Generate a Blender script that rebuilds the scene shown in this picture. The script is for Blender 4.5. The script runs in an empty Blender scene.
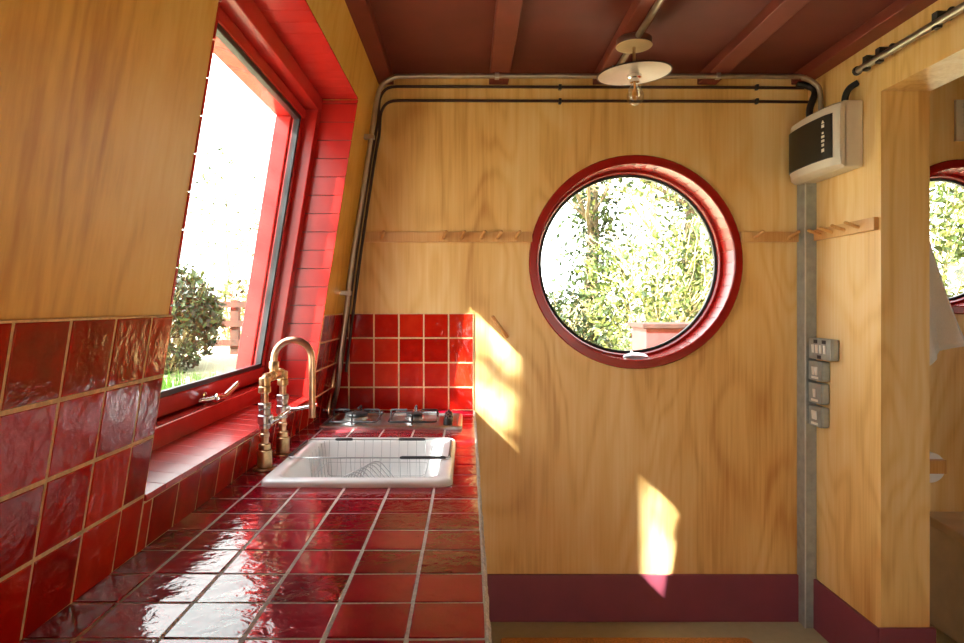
import bpy, bmesh, math, random
from mathutils import Vector, Matrix

random.seed(7)
SC = bpy.context.scene
COL = SC.collection
PI = math.pi

# ------------------------------------------------------------------ camera, sky, sun, exposure
F = 658.0                                   # focal length in pixels of the 964 x 643 frame
CH = 1.353                                  # lens height above the floor
cam_d = bpy.data.cameras.new('camera')
cam = bpy.data.objects.new('camera', cam_d)
COL.objects.link(cam)
cam.location = (0, 0, CH)
cam.rotation_euler = (PI / 2, 0, 0)
cam_d.sensor_width = 36
cam_d.lens = F / 964 * 36
cam_d.shift_x = 14 / 964
cam_d.shift_y = -16.5 / 964
cam_d.clip_start = 0.02
SC.camera = cam

SKY = 11.0
SUN = 72.0
REAR = 6.0
SC.view_settings.view_transform = 'Standard'
SC.view_settings.look = 'None'
SC.view_settings.gamma = 1
SC.view_settings.exposure = -0.38
SC.view_settings.use_curve_mapping = False

world = bpy.data.worlds.new('sky')
SC.world = world
world.use_nodes = True
wn = world.node_tree.nodes
wl = world.node_tree.links
wn.clear()
w_out = wn.new('ShaderNodeOutputWorld')
w_bg = wn.new('ShaderNodeBackground')
w_bg.inputs['Strength'].default_value = SKY
w_tc = wn.new('ShaderNodeTexCoord')
w_sep = wn.new('ShaderNodeSeparateXYZ')
w_rmp = wn.new('ShaderNodeValToRGB')
w_rmp.color_ramp.elements[0].position = 0.0
w_rmp.color_ramp.elements[0].color = (1.0, 0.97, 0.91, 1)
w_rmp.color_ramp.elements[1].position = 0.9
w_rmp.color_ramp.elements[1].color = (0.88, 0.93, 1.0, 1)
wl.new(w_tc.outputs['Generated'], w_sep.inputs[0])
wl.new(w_sep.outputs['Z'], w_rmp.inputs[0])
wl.new(w_rmp.outputs[0], w_bg.inputs['Color'])
wl.new(w_bg.outputs[0], w_out.inputs[0])

SUN_DIR = Vector((1.217, 1.0, -1.199)).normalized()
sun_d = bpy.data.lights.new('sun', 'SUN')
sun_d.energy = SUN
sun_d.angle = math.radians(0.53)
sun_d.color = (1.0, 0.985, 0.955)
sun = bpy.data.objects.new('sun', sun_d)
COL.objects.link(sun)
sun.rotation_euler = SUN_DIR.to_track_quat('-Z', 'Y').to_euler()

rear_d = bpy.data.lights.new('rear_fill', 'AREA')   # fill lamp added behind the camera, no source seen there
rear_d.shape = 'RECTANGLE'
rear_d.size = 0.68
rear_d.size_y = 0.93
rear_d.energy = REAR
rear_d.color = (1.0, 0.96, 0.90)
rear = bpy.data.objects.new('rear_fill', rear_d)
COL.objects.link(rear)
rear.location = (0.55, -1.76, 0.775)
rear.rotation_euler = (PI / 2, 0, PI)
rear.rotation_euler = Vector((0, 1, 0.0)).to_track_quat('-Z', 'Y').to_euler()


# ------------------------------------------------------------------ helpers
def srgb(r, g, b):
    def f(c):
        c /= 255.0
        return c / 12.92 if c <= 0.04045 else ((c + 0.055) / 1.055) ** 2.4
    return (f(r), f(g), f(b), 1.0)


class MB:
    """collects shapes, then links them as one mesh object"""
    def __init__(self):
        self.v = []
        self.f = []
        self.m = []
        self.c = []

    def add(self, verts, faces, mi=0, rnd=0.5):
        o = len(self.v)
        self.v += [tuple(p) for p in verts]
        for fc in faces:
            self.f.append(tuple(o + i for i in fc))
            self.m.append(mi)
            self.c.append(rnd)

    def hexa(self, p, mi=0, rnd=0.5):
        """8 points: bottom ring of 4 then top ring of 4, same order"""
        self.add(p, [(3, 2, 1, 0), (4, 5, 6, 7), (0, 1, 5, 4), (1, 2, 6, 5), (2, 3, 7, 6), (3, 0, 4, 7)], mi, rnd)

    def box(self, x0, x1, y0, y1, z0, z1, mi=0, rnd=0.5):
        self.hexa([(x0, y0, z0), (x1, y0, z0), (x1, y1, z0), (x0, y1, z0),
                   (x0, y0, z1), (x1, y0, z1), (x1, y1, z1), (x0, y1, z1)], mi, rnd)

    def loft(self, loops, mi=0, cap0=True, cap1=True, close=True):
        n = len(loops[0])
        vs = [p for lp in loops for p in lp]
        fs = []
        for k in range(len(loops) - 1):
            for i in range(n if close else n - 1):
                j = (i + 1) % n
                fs.append((k * n + i, k * n + j, (k + 1) * n + j, (k + 1) * n + i))
        if cap0:
            fs.append(tuple(reversed(range(n))))
        if cap1:
            b = (len(loops) - 1) * n
            fs.append(tuple(b + i for i in range(n)))
        self.add(vs, fs, mi)

    def tube(self, pts, r, n=10, mi=0, closed=False, cap=True):
        pts = [Vector(p) for p in pts]
        N = len(pts)
        rs = r if isinstance(r, (list, tuple)) else [r] * N
        tang = []
        for i in range(N):
            if closed:
                t = pts[(i + 1) % N] - pts[i - 1]
            elif i == 0:
                t = pts[1] - pts[0]
            elif i == N - 1:
                t = pts[-1] - pts[-2]
            else:
                t = (pts[i + 1] - pts[i]).normalized() + (pts[i] - pts[i - 1]).normalized()
            tang.append(t.normalized())
        up = Vector((0, 0, 1)) if abs(tang[0].z) < 0.9 else Vector((1, 0, 0))
        u = (up - tang[0] * up.dot(tang[0])).normalized()
        loops = []
        for i in range(N):
            u = (u - tang[i] * u.dot(tang[i])).normalized()
            w = tang[i].cross(u)
            loops.append([pts[i] + (u * math.cos(2 * PI * k / n) + w * math.sin(2 * PI * k / n)) * rs[i] for k in range(n)])
        if closed:
            loops.append(loops[0])
        self.loft(loops, mi, cap and not closed, cap and not closed)

    def lathe(self, prof, origin, axis=(0, 0, 1), n=24, mi=0, cap=True):
        """prof: list of (radius, distance along the axis)"""
        a = Vector(axis).normalized()
        up = Vector((0, 0, 1)) if abs(a.z) < 0.9 else Vector((1, 0, 0))
        u = (up - a * up.dot(a)).normalized()
        w = a.cross(u)
        o = Vector(origin)
        loops = [[o + a * d + (u * math.cos(2 * PI * k / n) + w * math.sin(2 * PI * k / n)) * max(r, 1e-5) for k in range(n)] for r, d in prof]
        self.loft(loops, mi, cap, cap)

    def build(self, name, mats, parent=None, smooth=None, bevel=0.0, label=None, seg=2):
        me = bpy.data.meshes.new(name)
        me.from_pydata(self.v, [], self.f)
        if not isinstance(mats, (list, tuple)):
            mats = [mats]
        for m in mats:
            me.materials.append(m)
        me.polygons.foreach_set('material_index', self.m)
        at = me.attributes.new('rnd', 'FLOAT', 'FACE')
        at.data.foreach_set('value', self.c)
        bm = bmesh.new()
        bm.from_mesh(me)
        bmesh.ops.recalc_face_normals(bm, faces=bm.faces)
        bm.to_mesh(me)
        bm.free()
        if smooth is not None:
            for p in me.polygons:
                p.use_smooth = True
            me.set_sharp_from_angle(angle=math.radians(smooth))
        o = bpy.data.objects.new(name, me)
        COL.objects.link(o)
        if parent is not None:
            o.parent = parent
            o.matrix_parent_inverse = Matrix.Translation(-Vector(parent.location))
        if bevel > 0:
            b = o.modifiers.new('bevel', 'BEVEL')
            b.width = bevel
            b.segments = seg
            b.limit_method = 'ANGLE'
        if label:
            o['label'] = label
        return o


def tag(o, label, cat, group=None, kind=None):
    o['label'] = label
    o['category'] = cat
    if group:
        o['group'] = group
    if kind:
        o['kind'] = kind
    return o


def thing(name, label, cat, loc, group=None):
    o = bpy.data.objects.new(name, None)
    o.empty_display_size = 0.05
    COL.objects.link(o)
    o.location = loc
    return tag(o, label, cat, group)


def struct(o, label, cat='structure'):
    o['kind'] = 'structure'
    o['label'] = label
    o['category'] = cat
    return o


def dup(root, offset, label, group=None):
    r = root.copy()
    COL.objects.link(r)
    r.location = Vector(root.location) + Vector(offset)
    r['label'] = label
    if group:
        r['group'] = group
    for ch in list(root.children):
        c = ch.copy()
        COL.objects.link(c)
        c.parent = r
        for g in ch.children:
            d = g.copy()
            COL.objects.link(d)
            d.parent = c
    return r


def arc_pts(p0, p1, p2, r, n=6):
    """round the corner p1 between p0 and p2"""
    p0, p1, p2 = Vector(p0), Vector(p1), Vector(p2)
    a = (p0 - p1).normalized()
    b = (p2 - p1).normalized()
    s, e = p1 + a * r, p1 + b * r
    out = []
    for i in range(n + 1):
        t = i / n
        out.append(s * (1 - t) ** 2 + p1 * 2 * t * (1 - t) + e * t * t)
    return out


def rounded_path(pts, r, n=6):
    out = [Vector(pts[0])]
    for i in range(1, len(pts) - 1):
        out += arc_pts(pts[i - 1], pts[i], pts[i + 1], r, n)
    out.append(Vector(pts[-1]))
    return out


def smooth_path(pts, n=6):
    pts = [Vector(p) for p in pts]
    out = []
    for i in range(len(pts) - 1):
        p0 = pts[max(i - 1, 0)]
        p1, p2 = pts[i], pts[i + 1]
        p3 = pts[min(i + 2, len(pts) - 1)]
        for k in range(n):
            t = k / n
            out.append(0.5 * (2 * p1 + (p2 - p0) * t + (2 * p0 - 5 * p1 + 4 * p2 - p3) * t * t + (3 * p1 - p0 - 3 * p2 + p3) * t ** 3))
    out.append(pts[-1])
    return out


# ------------------------------------------------------------------ materials
def new_mat(name):
    m = bpy.data.materials.new(name)
    m.use_nodes = True
    nt = m.node_tree
    return m, nt, nt.nodes['Principled BSDF'], nt.nodes['Material Output']


def N(nt, kind, **kw):
    n = nt.nodes.new(kind)
    for k, v in kw.items():
        setattr(n, k, v)
    return n


def ramp(nt, stops):
    r = N(nt, 'ShaderNodeValToRGB')
    e = r.color_ramp.elements
    while len(e) > 1:
        e.remove(e[0])
    e[0].position = stops[0][0]
    e[0].color = stops[0][1]
    for p, c in stops[1:]:
        k = e.new(p)
        k.color = c
    return r


def mapped(nt, scale, coord='Object'):
    tc = N(nt, 'ShaderNodeTexCoord')
    mp = N(nt, 'ShaderNodeMapping')
    mp.inputs['Scale'].default_value = scale
    nt.links.new(tc.outputs[coord], mp.inputs[0])
    return mp


def add_bump(nt, bs, height, strength, dist):
    b = N(nt, 'ShaderNodeBump')
    b.inputs['Strength'].default_value = strength
    b.inputs['Distance'].default_value = dist
    nt.links.new(height, b.inputs['Height'])
    nt.links.new(b.outputs[0], bs.inputs['Normal'])
    return b


def simple(name, col, rough=0.5, metal=0.0, noise=0.0, nscale=40.0, bump=0.0, spec=0.5, coat=0.0):
    m, nt, bs, out = new_mat(name)
    bs.inputs['Roughness'].default_value = rough
    bs.inputs['Metallic'].default_value = metal
    bs.inputs['Specular IOR Level'].default_value = spec
    bs.inputs['Coat Weight'].default_value = coat
    mp = mapped(nt, (1, 1, 1))
    no = N(nt, 'ShaderNodeTexNoise')
    no.inputs['Scale'].default_value = nscale
    no.inputs['Detail'].default_value = 4
    nt.links.new(mp.outputs[0], no.inputs['Vector'])
    lo = tuple(c * (1 - noise) for c in col[:3]) + (1,)
    hi = tuple(min(1, c * (1 + noise)) for c in col[:3]) + (1,)
    r = ramp(nt, [(0.3, lo), (0.7, hi)])
    nt.links.new(no.outputs['Fac'], r.inputs[0])
    nt.links.new(r.outputs[0], bs.inputs['Base Color'])
    if bump:
        add_bump(nt, bs, no.outputs['Fac'], 1.0, bump)
    return m


def plywood(name, lo, mid, hi, rough=0.42, scale=1.0, seed=0.0, figure=-0.085):
    m, nt, bs, out = new_mat(name)
    L = nt.links
    tc = N(nt, 'ShaderNodeTexCoord')
    mp = N(nt, 'ShaderNodeMapping')
    mp.inputs['Location'].default_value = (seed, seed * 1.7, seed * 0.3)
    mp.inputs['Scale'].default_value = (1.5 * scale, 1.5 * scale, 0.40 * scale)
    L.new(tc.outputs['Object'], mp.inputs[0])
    n1 = N(nt, 'ShaderNodeTexNoise')
    n1.inputs['Scale'].default_value = 1.6
    n1.inputs['Detail'].default_value = 2
    n1.inputs['Roughness'].default_value = 0.45
    n1.inputs['Distortion'].default_value = 0.5
    L.new(mp.outputs[0], n1.inputs['Vector'])
    mul = N(nt, 'ShaderNodeMath', operation='MULTIPLY')
    mul.inputs[1].default_value = 95.0
    L.new(n1.outputs['Fac'], mul.inputs[0])
    sn = N(nt, 'ShaderNodeMath', operation='SINE')
    L.new(mul.outputs[0], sn.inputs[0])
    half = N(nt, 'ShaderNodeMath', operation='MULTIPLY_ADD')
    half.inputs[1].default_value = 0.5
    half.inputs[2].default_value = 0.5
    L.new(sn.outputs[0], half.inputs[0])
    mp2 = N(nt, 'ShaderNodeMapping')
    mp2.inputs['Scale'].default_value = (85 * scale, 85 * scale, 3.0 * scale)
    L.new(tc.outputs['Object'], mp2.inputs[0])
    n2 = N(nt, 'ShaderNodeTexNoise')
    n2.inputs['Scale'].default_value = 1.0
    n2.inputs['Detail'].default_value = 5
    L.new(mp2.outputs[0], n2.inputs['Vector'])
    mp3 = N(nt, 'ShaderNodeMapping')
    mp3.inputs['Scale'].default_value = (3.2 * scale, 3.2 * scale, 0.75 * scale)
    mp3.inputs['Location'].default_value = (seed * 2, 3, seed)
    L.new(tc.outputs['Object'], mp3.inputs[0])
    n3 = N(nt, 'ShaderNodeTexNoise')
    n3.inputs['Scale'].default_value = 1.0
    n3.inputs['Detail'].default_value = 3
    L.new(mp3.outputs[0], n3.inputs['Vector'])
    a = N(nt, 'ShaderNodeMath', operation='MULTIPLY')
    a.inputs[1].default_value = figure
    pw = N(nt, 'ShaderNodeMath', operation='POWER')
    pw.inputs[1].default_value = 2.0
    L.new(half.outputs[0], pw.inputs[0])
    L.new(pw.outputs[0], a.inputs[0])
    b = N(nt, 'ShaderNodeMath', operation='MULTIPLY_ADD')
    b.inputs[1].default_value = 0.30
    L.new(n2.outputs['Fac'], b.inputs[0])
    L.new(a.outputs[0], b.inputs[2])
    c = N(nt, 'ShaderNodeMath', operation='MULTIPLY_ADD')
    c.inputs[1].default_value = 0.75
    L.new(n3.outputs['Fac'], c.inputs[0])
    L.new(b.outputs[0], c.inputs[2])
    r = ramp(nt, [(0.24, lo), (0.47, mid), (0.70, hi)])
    L.new(c.outputs[0], r.inputs[0])
    L.new(r.outputs[0], bs.inputs['Base Color'])
    bs.inputs['Roughness'].default_value = rough
    add_bump(nt, bs, n2.outputs['Fac'], 0.25, 0.0006)
    return m


def tile_mat(name, dark, mid, light, rough=0.07, bump=0.0013, spec=0.36):
    m, nt, bs, out = new_mat(name)
    L = nt.links
    at = N(nt, 'ShaderNodeAttribute', attribute_name='rnd')
    mp = mapped(nt, (1, 1, 1))
    n1 = N(nt, 'ShaderNodeTexNoise')
    n1.inputs['Scale'].default_value = 22
    n1.inputs['Detail'].default_value = 4
    L.new(mp.outputs[0], n1.inputs['Vector'])
    ad = N(nt, 'ShaderNodeMath', operation='MULTIPLY_ADD')
    ad.inputs[1].default_value = 0.45
    L.new(n1.outputs['Fac'], ad.inputs[0])
    sc = N(nt, 'ShaderNodeMath', operation='MULTIPLY')
    sc.inputs[1].default_value = 0.55
    L.new(at.outputs['Fac'], sc.inputs[0])
    L.new(sc.outputs[0], ad.inputs[2])
    r = ramp(nt, [(0.15, dark), (0.5, mid), (0.85, light)])
    L.new(ad.outputs[0], r.inputs[0])
    L.new(r.outputs[0], bs.inputs['Base Color'])
    bs.inputs['Roughness'].default_value = rough
    bs.inputs['Specular IOR Level'].default_value = spec
    n2 = N(nt, 'ShaderNodeTexNoise')
    n2.inputs['Scale'].default_value = 40
    n2.inputs['Detail'].default_value = 3
    n2.inputs['Distortion'].default_value = 0.6
    L.new(mp.outputs[0], n2.inputs['Vector'])
    n3 = N(nt, 'ShaderNodeTexNoise')
    n3.inputs['Scale'].default_value = 9
    L.new(mp.outputs[0], n3.inputs['Vector'])
    s = N(nt, 'ShaderNodeMath', operation='MULTIPLY_ADD')
    s.inputs[1].default_value = 2.0
    L.new(n3.outputs['Fac'], s.inputs[0])
    L.new(n2.outputs['Fac'], s.inputs[2])
    add_bump(nt, bs, s.outputs[0], 1.0, bump)
    return m


def glass_mat(name, tint=(0.97, 0.99, 0.98, 1), ior=1.5):
    m, nt, bs, out = new_mat(name)
    nt.nodes.remove(bs)
    tr = N(nt, 'ShaderNodeBsdfTransparent')
    tr.inputs[0].default_value = tint
    gl = N(nt, 'ShaderNodeBsdfGlossy')
    gl.inputs['Roughness'].default_value = 0.01
    ge = N(nt, 'ShaderNodeNewGeometry')
    dt = N(nt, 'ShaderNodeVectorMath', operation='DOT_PRODUCT')
    nt.links.new(ge.outputs['Incoming'], dt.inputs[0])
    nt.links.new(ge.outputs['Normal'], dt.inputs[1])
    ab = N(nt, 'ShaderNodeMath', operation='ABSOLUTE')
    nt.links.new(dt.outputs['Value'], ab.inputs[0])
    iv = N(nt, 'ShaderNodeMath', operation='SUBTRACT')
    iv.inputs[0].default_value = 1.0
    nt.links.new(ab.outputs[0], iv.inputs[1])
    pw = N(nt, 'ShaderNodeMath', operation='POWER')
    pw.inputs[1].default_value = 5.0
    nt.links.new(iv.outputs[0], pw.inputs[0])
    fr = N(nt, 'ShaderNodeMath', operation='MULTIPLY_ADD')
    f0 = ((ior - 1) / (ior + 1)) ** 2
    fr.inputs[1].default_value = 1 - f0
    fr.inputs[2].default_value = f0
    nt.links.new(pw.outputs[0], fr.inputs[0])
    mx = N(nt, 'ShaderNodeMixShader')
    nt.links.new(fr.outputs[0], mx.inputs[0])
    nt.links.new(tr.outputs[0], mx.inputs[1])
    nt.links.new(gl.outputs[0], mx.inputs[2])
    nt.links.new(mx.outputs[0], out.inputs[0])
    return m


def leaf_mat(name, a, b, c):
    m, nt, bs, out = new_mat(name)
    L = nt.links
    at = N(nt, 'ShaderNodeAttribute', attribute_name='rnd')
    r = ramp(nt, [(0.0, a), (0.5, b), (1.0, c)])
    L.new(at.outputs['Fac'], r.inputs[0])
    L.new(r.outputs[0], bs.inputs['Base Color'])
    bs.inputs['Roughness'].default_value = 0.5
    tl = N(nt, 'ShaderNodeBsdfTranslucent')
    L.new(r.outputs[0], tl.inputs[0])
    mx = N(nt, 'ShaderNodeMixShader')
    mx.inputs[0].default_value = 0.35
    L.new(bs.outputs[0], mx.inputs[1])
    L.new(tl.outputs[0], mx.inputs[2])
    L.new(mx.outputs[0], out.inputs[0])
    return m


M_ply = plywood('plywood', srgb(184, 118, 44), srgb(230, 184, 108), srgb(244, 212, 150))
M_ply_left = plywood('plywood_left', srgb(194, 130, 34), srgb(232, 180, 76), srgb(244, 204, 112), scale=0.9, seed=4.3)
M_ply_right = plywood('plywood_right', srgb(198, 140, 68), srgb(234, 192, 120), srgb(246, 216, 162), seed=9.1)
M_rail = plywood('rail_wood', srgb(166, 104, 44), srgb(206, 150, 84), srgb(226, 184, 122), scale=2.0, seed=2.0, figure=-0.01)
M_tile = tile_mat('red_tile', srgb(128, 8, 5), srgb(184, 24, 10), srgb(208, 48, 22))
M_tile_top = tile_mat('red_worktop_tile', srgb(96, 4, 22), srgb(138, 12, 36), srgb(168, 26, 46), rough=0.06, bump=0.0012, spec=0.46)
M_grout = simple('tan_grout', srgb(226, 188, 138), 0.9, noise=0.15, nscale=120, bump=0.0006)
M_grout_grey = simple('grey_grout', srgb(184, 174, 162), 0.9, noise=0.25, nscale=140, bump=0.001)
M_mortar = simple('pale_mortar', srgb(214, 206, 194), 0.95, noise=0.3, nscale=160, bump=0.002)
M_red = simple('red_paint', srgb(182, 32, 27), 0.24, noise=0.10, nscale=14, bump=0.0003)
M_red_deep = simple('deep_red_paint', srgb(154, 20, 12), 0.26, noise=0.10, nscale=12, bump=0.0003)
M_ceiling = simple('brown_red_ceiling_paint', srgb(102, 38, 28), 0.65, noise=0.12, nscale=7, bump=0.0003)
M_beam = simple('brown_red_beam_paint', srgb(116, 46, 32), 0.6, noise=0.12, nscale=9, bump=0.0003)
M_burg = simple('burgundy_paint', srgb(128, 58, 72), 0.45, noise=0.06, nscale=10)
M_floor = simple('green_grey_lino', srgb(176, 172, 138), 0.55, noise=0.05, nscale=30)
M_coir = simple('coir', srgb(190, 132, 70), 0.95, noise=0.45, nscale=160, bump=0.006)
M_ceramic = simple('white_ceramic', srgb(240, 240, 238), 0.12, noise=0.01, nscale=5, spec=0.6)
M_steel = simple('brushed_steel', srgb(196, 196, 194), 0.28, 1.0, noise=0.08, nscale=60)
M_galv = simple('galvanised_steel', srgb(158, 162, 154), 0.5, 0.25, noise=0.14, nscale=30)
M_highlight = simple('edge_highlight_grey', srgb(206, 210, 204), 0.45, 0.2, noise=0.06, nscale=30)  # paler grey that stands in for the highlight on the trunking edge
M_conduit = simple('conduit_steel', srgb(168, 158, 144), 0.38, 0.85, noise=0.12, nscale=30)
M_chrome = simple('chrome', srgb(222, 222, 222), 0.12, 1.0, noise=0.03)
M_brass = simple('worn_brass', srgb(206, 174, 128), 0.30, 1.0, noise=0.30, nscale=50)
M_copper = simple('worn_copper', srgb(212, 180, 146), 0.28, 1.0, noise=0.25, nscale=45)
M_black = simple('black_rubber', srgb(24, 24, 26), 0.45, noise=0.1)
M_iron = simple('black_enamel_iron', srgb(40, 40, 42), 0.4, noise=0.15)
M_cable = simple('dark_brown_cable', srgb(58, 32, 22), 0.5, noise=0.1)
M_white = simple('white_plastic', srgb(214, 204, 186), 0.4, noise=0.02)
M_mark = simple('white_mark', srgb(236, 232, 220), 0.5, noise=0.02)
M_smoke = simple('smoked_plastic', srgb(20, 19, 20), 0.4, noise=0.1)
M_enamel = simple('white_enamel', srgb(236, 226, 212), 0.25, noise=0.02)
M_edge = simple('dark_rim', srgb(52, 34, 28), 0.4)
M_rose = simple('brown_bakelite', srgb(84, 46, 36), 0.35, noise=0.1)
M_cream = simple('cream_plate', srgb(222, 196, 150), 0.4, noise=0.03)
M_wire = simple('grey_wire', srgb(176, 178, 178), 0.3, 0.85, noise=0.05)
M_box = simple('beige_board', srgb(222, 202, 170), 0.6, noise=0.08, nscale=12)
M_towel = simple('white_cotton', srgb(226, 220, 214), 0.95, noise=0.04, nscale=200, bump=0.0012)
M_paper = simple('paper', srgb(235, 232, 226), 0.9, noise=0.02)
M_glass = glass_mat('window_glass')
M_bulb = glass_mat('bulb_glass', (0.90, 0.87, 0.82, 1), 2.1)
M_fil = simple('amber_filament', srgb(222, 150, 60), 0.4, noise=0.05)
M_bark = simple('pale_bark', srgb(110, 94, 70), 0.9, noise=0.4, nscale=14, bump=0.01)
M_twig = simple('pale_twig', srgb(186, 170, 124), 0.9, noise=0.35, nscale=14)
M_fence = simple('weathered_fence_wood', srgb(66, 44, 28), 0.85, noise=0.25, nscale=10)
M_earth = simple('dry_grass_ground', srgb(170, 164, 132), 0.95, noise=0.22, nscale=1.3)
M_pink = simple('faded_red_paint', srgb(118, 46, 46), 0.6, noise=0.2, nscale=9)
M_rust = simple('rusty_brown', srgb(60, 30, 20), 0.85, noise=0.35, nscale=18)
M_leaf = leaf_mat('leaves', srgb(26, 42, 14), srgb(74, 90, 34), srgb(150, 152, 78))
M_ivy = leaf_mat('ivy_leaves', srgb(12, 24, 10), srgb(32, 50, 20), srgb(70, 84, 40))
M_grass = leaf_mat('grass_blades', srgb(44, 84, 12), srgb(76, 120, 20), srgb(112, 150, 40))

# ------------------------------------------------------------------ the room
BW = 2.823            # back wall
RW = 1.459            # right wall (room side), partition 0.17 thick
RT = 0.172
CEIL = 2.34
BEAM = 2.297
XR2 = 3.30            # far side of the next room
YN = -1.60            # rear wall
CT = 0.903            # worktop height
WIN = dict(y0=1.182, y1=2.441, h0=1.012, h1=2.115)


def wx(h):            # room face of the inward leaning left wall
    return -0.605 + 0.16 * (h - 0.903)


def lean(mb, y0, y1, h0, h1, d0, d1, mi=0, rnd=0.5):
    """block in the leaning wall: d is measured outward from its room face"""
    mb.hexa([(wx(h0) - d1, y0, h0), (wx(h0) - d0, y0, h0), (wx(h0) - d0, y1, h0), (wx(h0) - d1, y1, h0),
             (wx(h1) - d1, y0, h1), (wx(h1) - d0, y0, h1), (wx(h1) - d0, y1, h1), (wx(h1) - d1, y1, h1)], mi, rnd)


mb = MB()
mb.box(-0.95, XR2 + 0.15, YN - 0.15, BW + 0.15, -0.12, 0.0)
struct(mb.build('floor', M_floor), 'green grey lino floor of the hut', 'floor')
mb = MB()
mb.box(-0.75, XR2 + 0.15, YN - 0.15, BW + 0.35, CEIL, CEIL + 0.1)
struct(mb.build('ceiling', M_ceiling), 'brown red painted ceiling boards', 'ceiling')

G = 0.005
mb = MB()
T = 0.2
lean(mb, YN, WIN['y0'] - G, 0.0, CEIL, 0, T)
lean(mb, WIN['y1'] + G, BW + 0.15, 0.0, CEIL, 0, T)
lean(mb, WIN['y0'] - G, WIN['y1'] + G, WIN['h1'] + G, CEIL, 0, T)
lean(mb, WIN['y0'] - G, WIN['y1'] + G, 0.0, WIN['h0'] - 0.012, 0, T)
struct(mb.build('wall_left', M_ply_left), 'inward leaning varnished plywood wall with the window over the worktop', 'wall')

# back wall with two round holes
RWIN = dict(x=0.7187, h=1.5375, r=0.424)
RWIN2 = dict(x=2.115, h=1.645, r=0.300)


def holed_wall(mb, xs, zs, holes, y0, y1, n=64):
    x0, x1 = xs
    z0, z1 = zs
    cur = x0
    for hx, hz, hr in holes:
        s = hr + 0.06
        mb.box(cur, hx - s, y0, y1, z0, z1)
        mb.box(hx - s, hx + s, y0, y1, z0, hz - s)
        mb.box(hx - s, hx + s, y0, y1, hz + s, z1)
        inn, outr = [], []
        for k in range(n):
            a = 2 * PI * k / n + PI / 4
            c, sn = math.cos(a), math.sin(a)
            q = s / max(abs(c), abs(sn))
            inn.append((hx + hr * c, hz + hr * sn))
            outr.append((hx + q * c, hz + q * sn))
        for k in range(n):
            j = (k + 1) % n
            mb.hexa([(inn[k][0], y0, inn[k][1]), (outr[k][0], y0, outr[k][1]), (outr[j][0], y0, outr[j][1]), (inn[j][0], y0, inn[j][1]),
                     (inn[k][0], y1, inn[k][1]), (outr[k][0], y1, outr[k][1]), (outr[j][0], y1, outr[j][1]), (inn[j][0], y1, inn[j][1])])
        cur = hx + s
    mb.box(cur, x1, y0, y1, z0, z1)


mb = MB()
holed_wall(mb, (-0.57, XR2 + 0.15), (0.0, CEIL), [(RWIN['x'], RWIN['h'], RWIN['r'] + 0.008), (RWIN2['x'], RWIN2['h'], RWIN2['r'] + 0.008)], BW, BW + 0.15)
struct(mb.build('wall_back', M_ply), 'varnished plywood back wall with the round window', 'wall')

OPN = 2.3245          # far edge of the opening in the right wall
OPH = 2.108
mb = MB()
mb.box(RW, RW + RT, OPN, BW, 0.0, CEIL)
mb.box(RW, RW + RT, 0.9, OPN, OPH, CEIL)
mb.box(RW, RW + RT, YN, 0.9, 0.0, CEIL)
struct(mb.build('wall_right', M_ply_right), 'plywood partition on the right with an opening to the washroom', 'wall')
mb = MB()
mb.box(XR2, XR2 + 0.15, YN, 1.2, 0.0, CEIL)
mb.box(XR2, XR2 + 0.15, 1.75, BW, 0.0, CEIL)
mb.box(XR2, XR2 + 0.15, 1.2, 1.75, 1.65, CEIL)
mb.box(XR2, XR2 + 0.15, 1.2, 1.75, 0.0, 1.25)  # gap left between these blocks is added, out of view, to brighten the washroom
struct(mb.build('wall_far', M_ply_right), 'far plywood wall of the washroom', 'wall')
mb = MB()
mb.box(-0.75, 0.2, YN - 0.15, YN, 0, CEIL)
mb.box(0.9, XR2, YN - 0.15, YN, 0, CEIL)
mb.box(0.2, 0.9, YN - 0.15, YN, 1.25, CEIL)
mb.box(0.2, 0.9, YN - 0.15, YN, 0, 0.3)  # unseen opening added between these blocks to let fill light in
struct(mb.build('wall_rear', M_ply_left), 'rear plywood wall with an opening added for fill light', 'wall')

mb = MB()
mb.box(0.03, 1.44, BW - 0.016, BW, 0, 0.2)
struct(mb.build('baseboard_back', M_burg, bevel=0.002), 'burgundy skirting along the back wall', 'skirting')
mb = MB()
mb.box(RW - 0.014, RW, OPN - 0.012, 2.76, 0, 0.207)
struct(mb.build('baseboard_right', M_burg, bevel=0.002), 'burgundy skirting on the right wall', 'skirting')
mb = MB()
mb.box(RW - 0.014, RW + RT + 0.014, OPN - 0.014, OPN, 0, 0.215)
struct(mb.build('baseboard_end', M_burg, bevel=0.002), 'burgundy skirting round the partition end', 'skirting')

# ceiling beams
for i, (xa, xb, za, word) in enumerate([(-0.40, -0.318, BEAM, 'in the left corner'), (0.090, 0.172, BEAM, 'second from the left'),
                                        (0.534, 0.616, BEAM, 'behind the pendant lamp'), (0.982, 1.064, BEAM, 'right of the pendant lamp'),
                                        (1.385, RW, BEAM, 'along the right wall')]):
    mb = MB()
    mb.box(xa, xb, YN, BW, za, CEIL)
    struct(mb.build('trim_%d' % (i + 1), M_beam, bevel=0.004), 'brown red ceiling beam ' + word, 'beam')

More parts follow.
